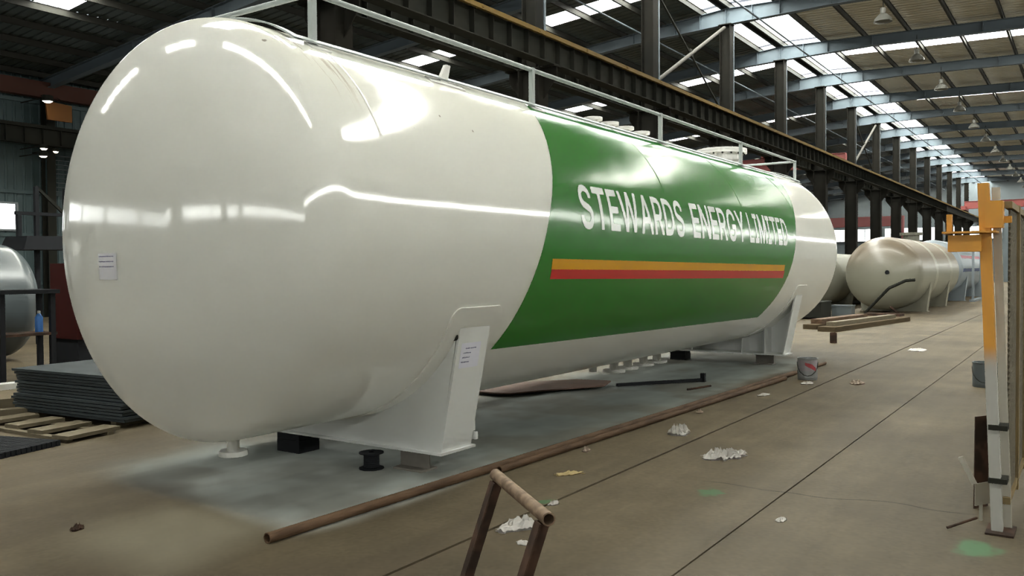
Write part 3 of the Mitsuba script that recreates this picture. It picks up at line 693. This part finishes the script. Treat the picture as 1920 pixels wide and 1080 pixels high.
# paint can
def pail(x, y, r, h, label, m, red):
    t = thing('paint_can', label, 'can')
    add('body', lathe([(0, 0), (0, r * .96), (.015, r), (h * .12, r), (h * .14, r * 1.02), (h * .16, r), (h * .94, r), (h * .96, r * 1.04), (h, r * 1.04), (h, r * .92), (h * .95, r * .9), (h * .4, r * .9), (h * .4, 0)], (x, y, 0), n=40), m, t, smooth=30)
    V, F = [], []
    a0 = math.atan2(-y, -x)
    def patch(pts, hh):
        V = [[x + (r + hh) * math.cos(a), y + (r + hh) * math.sin(a), z] for a, z in pts]
        return V
    if red:
        def curved(da0, da1, z0f, z1f, hh, n=14):
            V, F = [], []
            for q in np.linspace(0, 1, n):
                a = a0 + da0 + (da1 - da0) * q
                for z in (z0f(q), z1f(q)): V.append([x + (r + hh) * math.cos(a), y + (r + hh) * math.sin(a), z])
            for i in range(n - 1): k = 2 * i; F += [[k, k + 2, k + 3], [k, k + 3, k + 1]]
            return trimesh.Trimesh(np.array(V), F, process=False)
        add('label', curved(-1.2, 1.25, lambda q: h * .42, lambda q: h * .9, .001), 'mat_can_label', t, smooth=True, label='pale printed label')
        add('label_mark', curved(.95, -.25, lambda q: h * (.40 + .28 * q), lambda q: h * (.62 + .28 * q - .14 * abs(q - .4)), .002), 'mat_can_red', t, smooth=True, label='red slanted mark on the label')
    add('bail', polytube([(x + r * 1.05 * math.cos(a) , y + r * 1.05 * math.sin(a), h * .8 - .6 * h * math.sin(q)) for q, a in zip(np.linspace(0, np.pi, 9), np.linspace(a0 - 1.57, a0 + 1.57, 9))], .004, 6), 'mat_dark_steel', t)
pail(12.45, 3.36, .135, .31, 'grey paint can with a red and white label, beside the rusty pipes', 'mat_can', True)
pail(12.9, 1.17, .15, .33, 'dark grey can on the floor behind the yellow fence post', 'mat_grey_tank', False)

# rags, gloves, scraps
def crumple(x, y, w, d, h, seed, m, label, category, rz=0.0, name='rag', n=26):
    g = np.linspace(-1, 1, n)
    U, W = np.meshgrid(g, g)
    P = np.stack([U * 2.2, W * 2.2, np.full_like(U, seed * 3.7)], -1)
    e = np.hypot(U, W) + 1.0 * (meshkit.noise(P * 1.6, seed) - .5)
    zz = h * (2.2 * np.abs(meshkit.fbm(P * 2.4, 3, seed) - .5) + .75 * meshkit.fbm(P * 1.5, 3, seed + 3) ** 1.5) * np.clip(1.25 - e, 0, 1) + 0.002
    keep = e < 1.05
    X = (U + .25 * (meshkit.noise(P * 2, seed + 5) - .5)) * w / 2; Yy = (W + .25 * (meshkit.noise(P * 2, seed + 9) - .5)) * d / 2
    c, s = math.cos(rz), math.sin(rz)
    V = np.stack([x + c * X - s * Yy, y + s * X + c * Yy, zz], -1).reshape(-1, 3)
    F = []
    for j in range(n - 1):
        for i in range(n - 1):
            k = j * n + i
            if keep[j, i] and keep[j, i + 1] and keep[j + 1, i] and keep[j + 1, i + 1]: F += [[k, k + 1, k + n + 1], [k, k + n + 1, k + n]]
    top = trimesh.Trimesh(V, F, process=False)
    bot = trimesh.Trimesh(V * [1, 1, 0] + [0, 0, .001], [f[::-1] for f in F], process=False)
    msh = cat([top, bot]); msh.remove_unreferenced_vertices()
    return solo(name, msh, m, label, category, smooth=60)
crumple(4.36, 2.93, .30, .17, .09, 3, 'mat_rag', 'crumpled white rag on the floor behind the rusty stand', 'rag', -.5)
crumple(6.95, 2.56, .40, .24, .13, 5, 'mat_rag', 'heap of white cotton gloves on the open floor right of the floor joint', 'gloves', -.4, 'work_gloves')
crumple(7.75, 3.31, .34, .2, .10, 8, 'mat_rag', 'crumpled white rag lying on the floor joint beyond the rusty pipes', 'rag', .3)
crumple(17.85, 2.76, .55, .3, .05, 11, 'mat_rag', 'small white rag far along the floor joint', 'rag')
crumple(5.72, 3.36, .24, .1, .03, 13, 'mat_tan_paper', 'torn yellowish paper scrap beside the pipes', 'scrap', -.5, 'paper_scrap')
crumple(6.53, 3.66, .1, .07, .05, 17, 'mat_rag_pink', 'tiny pinkish scrap next to the second pipe', 'scrap', 0, 'paper_scrap')
crumple(12.32, 2.66, .3, .18, .08, 19, 'mat_rag_pink', 'small pale scrap past the floor joint in the middle distance', 'scrap', 0, 'paper_scrap')
crumple(10.63, 3.40, .25, .12, .03, 23, 'mat_rag', 'thin pale scrap between the can and the floor joint', 'scrap', 0, 'paper_scrap')
crumple(12.0, 3.24, .3, .16, .04, 29, 'mat_rag', 'white scrap right in front of the paint can', 'scrap', 0, 'paper_scrap')
crumple(8.95, 3.58, .1, .07, .05, 31, 'mat_rag_pink', 'tiny orange scrap touching the second pipe', 'scrap', 0, 'paper_scrap')
crumple(4.93, 3.02, .1, .06, .03, 37, 'mat_rag', 'tiny white scrap in the floor joint beside the stand', 'scrap', 0, 'paper_scrap')
crumple(4.12, 2.72, .08, .12, .02, 41, 'mat_rag', 'narrow white scrap just below the crumpled rag', 'scrap', 0, 'paper_scrap')
crumple(5.4, 1.62, .12, .06, .02, 43, 'mat_rag', 'small white chip beside the right floor joint', 'scrap', 0, 'paper_scrap')
crumple(2.83, 5.2, .09, .06, .05, 47, 'mat_rust_dark', 'small dark lump on the floor at the left front', 'scrap', 0, 'dirt_clod')
solo('tin_can', lathe([(0, 0), (0, .07), (.22, .07), (.22, .06), (.02, .06), (.02, 0)], (18.73, 4.52, 0), n=24), 'mat_rust_dark', 'small pale rusty tin standing before the plank pile', 'tin', smooth=30)

# plank pile
for i, (p, q, w, h, z, m, l) in enumerate((
        ((21.9, 5.45), (27.4, 4.65), .45, .12, .0, 'mat_plank_dark', 'lower dark plank of the far wood pile'),
        ((22.6, 6.05), (26.8, 5.44), .35, .12, .0, 'mat_plank_dark', 'back plank of the far wood pile'),
        ((22.3, 5.45), (26.7, 4.81), .22, .10, .12, 'mat_timber', 'upper tan plank on the far wood pile'),
        ((23.0, 5.98), (26.2, 5.52), .3, .12, .12, 'mat_rust', 'rusty brown plank on top of the far wood pile'))):
    solo('plank', bar((*p, z + h / 2), (*q, z + h / 2), w, h), m, l, 'plank')

# rusty stand in the foreground
t = thing('pipe_stand', 'rusty brown pipe stand with two legs in the foreground', 'stand')
A, B = np.array([2.87, 2.04, .75]), np.array([2.45, 1.52, .75])
add('top_pipe', pipe(A, B, .024, .019), 'mat_rust_pale', t, smooth=40, label='rusty round top pipe with an open end')
def angle_iron(a, b, w, th, d1, d2):
    a, b = np.array(a), np.array(b); d1 = np.array(d1) / np.linalg.norm(d1); d2 = np.array(d2) / np.linalg.norm(d2)
    def plate(u, v): return hexa([a, a + u, a + u + v, a + v, b, b + u, b + u + v, b + v])
    return cat([plate(d1 * w, d2 * th), plate(d2 * w, d1 * th)])
dv = (B - A) / np.linalg.norm(B - A); per = np.array([rt[0], rt[1], 0])
foot = np.array([-0.135, 0.19, 0])
for P0, off in ((A, .02), (B, -.065)):
    top_ = P0 + dv * off + np.array([0, 0, -.02]) - per * .028
    b_ = np.array([top_[0] + foot[0], top_[1] + foot[1], 0.0])
    add('leg', angle_iron(b_, top_, .055, .006, per, dv), 'mat_rust_dark', t)
fA = A + dv * .02 + foot; fB = B - dv * .065 + foot
add('foot_bar', bar((fA[0], fA[1], .025), (fB[0], fB[1], .025), .05, .05), 'mat_rust_dark', t)

# ================================================================ YELLOW FENCE, right
t = thing('mesh_fence', 'yellow framed mesh fence with a worn corner post at the right edge', 'fence')
pxo, pyo = 5.87, 0.45
def lean_post(x, y, w, d, z1, m, dy, name, label=None):
    c = [(x - w / 2, y - d / 2, 0.012), (x + w / 2, y - d / 2, .012), (x + w / 2, y + d / 2, .012), (x - w / 2, y + d / 2, .012)]
    c += [(p[0], p[1] + dy, z1) for p in c]
    return add(name, hexa(c), m, t, label=label)
lean_post(pxo, pyo + .012, .07, .06, 2.10, 'mat_fence_yellow', .085, 'corner_post', 'square post, yellow above and worn to bare grey below')
lean_post(pxo + .10, pyo - .035, .03, .045, 2.08, 'mat_beige_strip', .075, 'edge_strip', 'narrow beige strip behind the post')
add('base_plate', bx(pxo - .10, pxo + .14, pyo - .08, pyo + .07, 0, .012), 'mat_rust_dark', t)
add('bracket', cat([bx(pxo - .07, pxo + .05, .55, .73, 1.69, 1.79), bx(pxo - .10, pxo + .08, .47, .76, 1.80, 1.812)]), 'mat_fence_yellow', t, label='yellow bolted bracket box')
add('bracket_pin', bx(pxo - .02, pxo + .02, .715, .745, 1.8, 1.92), 'mat_fence_yellow', t)
add('hinge', cat([bx(pxo - .05, pxo + .05, .44, .535, 1.83, 1.99), bx(pxo + .02, pxo + .06, .40, .46, 1.86, 1.9)]), 'mat_fence_yellow', t)
UP = [6.55, 7.25, 8.3, 9.6, 11.0]
yf = .42
for i, x in enumerate(UP):
    add('upright', bx(x - .025, x + .025, yf - .025, yf + .025, .12, 2.0), 'mat_fence_dirty', t)
for z in (.18, 1.97):
    add('rail', bx(pxo + .05, UP[-1], yf - .02, yf + .02, z - .02, z + .02), 'mat_fence_dirty', t)
# expanded mesh: diagonal wires both ways, joined
ms = []
def wires(x0, x1, z0, z1, p=.034, r=.0042):
    for s in (1, -1):
        k = x0 - (z1 - z0)
        while k < x1:
            a = (k, z0) if s > 0 else (k, z1); b = (k + (z1 - z0), z1) if s > 0 else (k + (z1 - z0), z0)
            u0, u1 = max(a[0], x0), min(b[0], x1)
            if u1 - u0 > .01:
                f = lambda u: a[1] + (b[1] - a[1]) * (u - a[0]) / (b[0] - a[0])
                ms.append(bar((u0, yf - s * .003, f(u0)), (u1, yf - s * .003, f(u1)), r * 2, r * 2, (0, 1, 0)))
            k += p
wires(pxo + .15, UP[-1], .18, 1.97)
k = add('wire_mesh', cat(ms), 'mat_fence_mesh', t, label='rusty brown diamond wire mesh')
labels[k]['kind'] = 'stuff'
mat('mat_mustard', (0.20, 0.12, 0.025), 0.6)
lean_post(6.05, .44, .025, .025, .62, 'mat_mustard', -.01, 'stay', 'thin yellow stay')
for z in (.62, .3): add('clamp', bx(pxo - .05, pxo + .08, pyo - .04, pyo + .06, z, z + .03), 'mat_dark_steel', t)
solo('bent_bracket', cat([bar((6.02, .68, .40), (6.02, .60, .24), .012, .03), quad(np.array([6.02, .60, .10]), np.array([.12, -.07, 0]), np.array([0, 0, .14]), .004), bar((6.08, .57, 0), (6.08, .57, .12), .02, .02, (1, 0, 0))]), 'mat_beige_strip', 'small bent pale metal bracket standing beside the yellow post', 'bracket')
solo('dark_plate', quad(np.array([6.35, .64, .0]), np.array([.12, -.07, 0]), np.array([.06, 0, .6]), .006), 'mat_rust_dark', 'dark narrow plate leaning behind the yellow post', 'plate')
solo('thin_rod', rod((5.75, .72, .012), (5.86, .57, .07), .008, 8), 'mat_rust_dark', 'short dark rod on the floor touching the foot of the yellow post', 'rod')

# ================================================================ OTHER TANKS DOWN THE HALL
def small_tank(label, x0, x1, y0, z0, r, hd, m, saddles=(), n=2.1):
    t = thing('storage_tank', label, 'tank')
    P = head_profile(x0, x1, hd, r, n, 20)
    add('body', lathe(P, (0, y0, z0), 'x', 72), m, t, smooth=50)
    for x, d in saddles:
        key = numbered(t + '__saddle')
        outer = Polygon([(y0 - .86 * r, .02), (y0 + .86 * r, .02), (y0 + .95 * r, z0 - .25 * r), (y0 - .95 * r, z0 - .25 * r)]).difference(Point(y0, z0).buffer(r + .01, quad_segs=40))
        scene[key] = mikit.ply(cat([prism_x(outer, x, x + .015)] + [hexa([(x, y0 + s * .86 * r, .02), (x + d, y0 + s * .86 * r, .02), (x + d, y0 + s * .84 * r, .02), (x, y0 + s * .84 * r, .02), (x, y0 + s * .97 * r, z0 - .25 * r), (x + d, y0 + s * .97 * r, z0 - .25 * r), (x + d, y0 + s * .95 * r, z0 - .25 * r), (x, y0 + s * .95 * r, z0 - .25 * r)]) for s in (1, -1)]), m)
        add('base_plate', bx(x - .02, x + d, y0 - .9 * r, y0 + .9 * r, 0, .02), m, key)
    return t
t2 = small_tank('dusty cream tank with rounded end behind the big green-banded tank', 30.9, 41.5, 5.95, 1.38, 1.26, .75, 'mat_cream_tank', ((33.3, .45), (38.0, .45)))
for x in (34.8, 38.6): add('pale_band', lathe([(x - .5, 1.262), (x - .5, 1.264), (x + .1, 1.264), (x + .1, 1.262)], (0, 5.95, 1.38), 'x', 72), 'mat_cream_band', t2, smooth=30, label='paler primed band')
add('centre_port', lathe([(30.885, 0), (30.885, .07), (30.92, .07)], (0, 5.72, 1.42), 'x', 20), 'mat_black', t2, label='small dark port in the end')
mh2 = add('manhole', flange_nozzle(36.9, 5.95, 2.95, 2.55, .3, .42, .05), 'mat_cream_dull', t2, smooth=30)
small_tank('dull grey-cream tank between the big tank and the dusty cream tank', 33.0, 42.0, 8.7, 1.15, 1.0, .55, 'mat_cream_dull', ((35.0, .4), (40.0, .4)))
t4 = small_tank('pale blue-white tank with a red and a navy stripe, behind the cream tank', 42.3, 54.0, 6.0, 1.55, 1.25, .35, 'mat_blue_white', ((44.6, .4), (51.5, .4)))
def side_stripe(x0, x1, y0, z0, r, a0, a1, h=.004, n=24):
    V, F = [], []
    for x in (x0, x1):
        for a in np.linspace(a0, a1, n): V.append([x, y0 - (r + h) * math.cos(a), z0 + (r + h) * math.sin(a)])
    for i in range(n - 1): F += [[i, n + i, n + i + 1], [i, n + i + 1, i + 1]]
    return trimesh.Trimesh(np.array(V), F, process=False)
add('red_stripe', side_stripe(42.75, 53.5, 6.0, 1.55, 1.25, .34, .46), 'mat_maroon', t4, label='dark red stripe')
add('navy_stripe', side_stripe(42.75, 53.5, 6.0, 1.55, 1.25, -.15, -.03), 'mat_navy', t4, label='navy stripe')
small_tank('pale tank far behind the yellow fence in the end of the hall', 58.0, 72.0, 0.2, 1.5, 1.25, .6, 'mat_cream_dull', ((60.5, .4), (69.0, .4)))
tr = thing('steel_trestle', 'pale steel trestle frame beside the far striped tank', 'trestle')
for x in (44.0, 47.2): add('leg', bx(x, x + .1, 4.45, 4.55, .1, 2.3), 'mat_blue_white', tr)
add('beam', bx(43.9, 47.4, 4.44, 4.56, 2.3, 2.4), 'mat_blue_white', tr)
add('sill', bx(43.6, 47.6, 4.38, 4.60, 0, .1), 'mat_blue_white', tr)
# clutter in front of the far tanks
solo('bent_bar', polytube([(30.6, 6.35, .06), (30.3, 5.55, .9), (30.35, 5.05, 1.15), (30.5, 4.8, 1.17)], .05, 8), 'mat_dark_steel', 'dark bent bar leaning before the dusty cream tank', 'bar')
solo('steel_stool', cat([bx(29.7, 30.4, 5.1, 6.2, 0, .08), bar((30.2, 5.2, .04), (30.0, 5.45, .3), .06, .06)]), 'mat_rust_dark', 'dark steel bits on the floor under the end of the dusty cream tank', 'stool')
for i, (x, y, w, d, h, m, l) in enumerate(((27.5, 7.2, 1.2, .7, .5, 'mat_dark_steel', 'dark machine case low behind the far end of the big tank'), (28.6, 6.6, .5, .6, .35, 'mat_grey_tank', 'small grey crate beside the dark machine case'), (26.3, 7.9, .8, .8, .9, 'mat_black', 'black box behind the far end of the big tank'))):
    t = thing('floor_crate', l, 'crate')
    add('body', bx(x - w / 2, x + w / 2, y - d / 2, y + d / 2, .05, h), m, t)
    add('lid', bx(x - w / 2 - .02, x + w / 2 + .02, y - d / 2 - .02, y + d / 2 + .02, h, h + .04), m, t)
    add('runner', cat([bx(x - w / 2, x + w / 2, y - d / 2, y - d / 2 + .06, 0, .05), bx(x - w / 2, x + w / 2, y + d / 2 - .06, y + d / 2, 0, .05)]), m, t)

# ================================================================ LEFT BAY CLUTTER
# plate stack
N = 14
base = np.array([4.93, 8.12]); du = np.array([-0.10, 1.0]); du /= np.linalg.norm(du); dx_ = np.array([1.0, .12]); dx_ /= np.linalg.norm(dx_)
for k in range(N):
    j = rng.uniform(-.03, .03, 2)
    z0 = .06 + k * .034
    o = base + j
    c = [o, o + dx_ * 1.6, o + dx_ * 1.6 + du * 1.85, o + du * 1.85]
    solo('steel_plate', hexa([(*p, z0) for p in c] + [(*p, z0 + .026) for p in c]), 'mat_plate_blue', f'blue-grey steel plate of the stack left of the tank, {"lowest" if k == 0 else "topmost" if k == N - 1 else ORD[k] + " from the bottom"}', 'steel plate', group='stacked steel plates')
for q in (.2, 1.5):
    o = base + du * q
    solo('wood_bearer', bar((*(o + dx_ * .02), .03), (*(o + dx_ * 1.5), .03), .08, .06), 'mat_timber', 'timber bearer under the stack of steel plates, ' + ('nearer end' if q < 1 else 'farther end'), 'timber')
# low timber frame and black bars
tf = thing('timber_pallet', 'low tan timber pallet between the plate stack and the black bars', 'pallet')
for k in range(4): add('board', bar((4.2 + .02 * k, 7.98 + .5 * k, .05), (4.78 - .02 * k, 8.09 + .47 * k, .05), .22, .035), 'mat_timber', tf)
for q in (4.27, 4.68): add('runner', bar((q, 7.95, .016), (q - .08, 9.5, .016), .07, .032), 'mat_timber', tf)
for k in range(12):
    a = np.array([3.57 + .05 * k, 7.72 + .012 * k]); b = a + np.array([-.45, 1.6]) + np.array([-.45, 1.6]) * rng.uniform(-.04, .04)
    z = .0255
    solo('black_bar', bar((*a, z), (*b, z), .038, .05), 'mat_black', f'black steel bar in the bundle at the lower left, {ORD[k]} from the left', 'bar', group='bundle of black bars')
for i, (a, b, h) in enumerate((((4.35, 9.9), (5.0, 9.75), .1), ((4.5, 10.5), (5.3, 10.3), .14), ((3.5, 9.6), (4.0, 9.75), .07))):
    solo('timber_beam', bar((*a, h / 2), (*b, h / 2), .14, h), 'mat_timber', f'pale timber beam on the floor left of the plate stack, {("middle","farthest","nearest")[i]} of three', 'timber')

# steel work table with clutter
t = thing('work_table', 'dark steel work table with two rails in the left background', 'table')
add('table_top', bx(5.2, 6.8, 12.85, 13.4, 1.28, 1.34), 'mat_black', t)
add('shelf', cat([bx(5.2, 6.78, 12.9, 13.35, .66, .70)]), 'mat_rust_dark', t)
for x in (5.3, 6.0, 6.72):
    for y in (12.93, 13.3): add('leg', bx(x - .035, x + .035, y - .035, y + .035, 0, 1.28), 'mat_black', t)
b_ = thing('blue_bottle', 'blue plastic bottle on the shelf of the dark work table', 'bottle')
add('body', lathe([(.703, 0), (.703, .055), (.92, .055), (.98, .02), (.98, 0)], (6.6, 13.08, 0), n=24), 'mat_blue_plastic', b_, smooth=40)
add('cap', lathe([(.98, .022), (1.02, .022), (1.02, 0)], (6.6, 13.08, 0), n=16), 'mat_white', b_)
for i, x in enumerate((5.5, 6.1)):
    solo('pale_carton', bx(x - .2, x + .2, 14.3, 14.7, 0.0, .34), 'mat_timber', f'pale carton on the floor behind the work table, {"left" if i == 0 else "right"} one', 'carton')
for i, (x, m) in enumerate(((5.45, 'mat_black'), (5.75, 'mat_rust_dark'))):
    solo('valve_body', cat([lathe([(.702, 0), (.702, .1), (.82, .12), (.88, .06), (.92, .07), (.92, 0)], (x, 13.2, 0), n=20)]), m, f'dark valve casting on the work table shelf, {"left" if i == 0 else "right"} one', 'valve', smooth=30)
solo('floor_channel', bx(5.6, 7.2, 12.2, 12.4, 0, .08), 'mat_white', 'pale steel channel on the floor before the work table', 'channel')

# red cabinet
t = thing('red_cabinet', 'dark red cabinet half hidden by the left edge of the tank', 'cabinet')
add('body', bx(7.46, 8.7, 13.6, 14.4, .5, 1.74), 'mat_red_cabinet', t)
add('door', bx(7.51, 8.65, 13.57, 13.6, .55, 1.69), 'mat_red_cabinet', t)
add('plinth', bx(7.51, 8.65, 13.65, 14.35, 0, .5), 'mat_black', t)
# grey tank and press in the left bay
small_tank('grey shiny tank in the left background behind the work table', 1.0, 8.1, 16.5, 1.08, 1.02, .5, 'mat_grey_tank', ((2.5, .35), (6.5, .35)))
t = thing('steel_portal', 'dark steel portal with a wide hood in the left background', 'machine')
add('hood', hexa([(9.25, 18.9, 2.08), (10.6, 18.9, 2.1), (10.6, 20.0, 2.1), (9.25, 20.0, 2.08), (9.35, 18.95, 2.38), (10.5, 18.95, 2.4), (10.5, 19.9, 2.4), (9.35, 19.9, 2.38)]), 'mat_black', t)
for x in (9.42, 9.8, 10.45): add('post', bx(x - .04, x + .04, 19.4, 19.5, 0.0 if x == 9.8 else 2.36, 2.9 if x < 9.5 else 3.5), 'mat_black', t)
add('cross_bar', bx(9.35, 10.5, 19.4, 19.5, 2.86, 2.93), 'mat_black', t)
add('stay', bar((9.8, 19.45, 3.5), (10.45, 19.45, 2.9), .06, .06), 'mat_dark_steel', t)
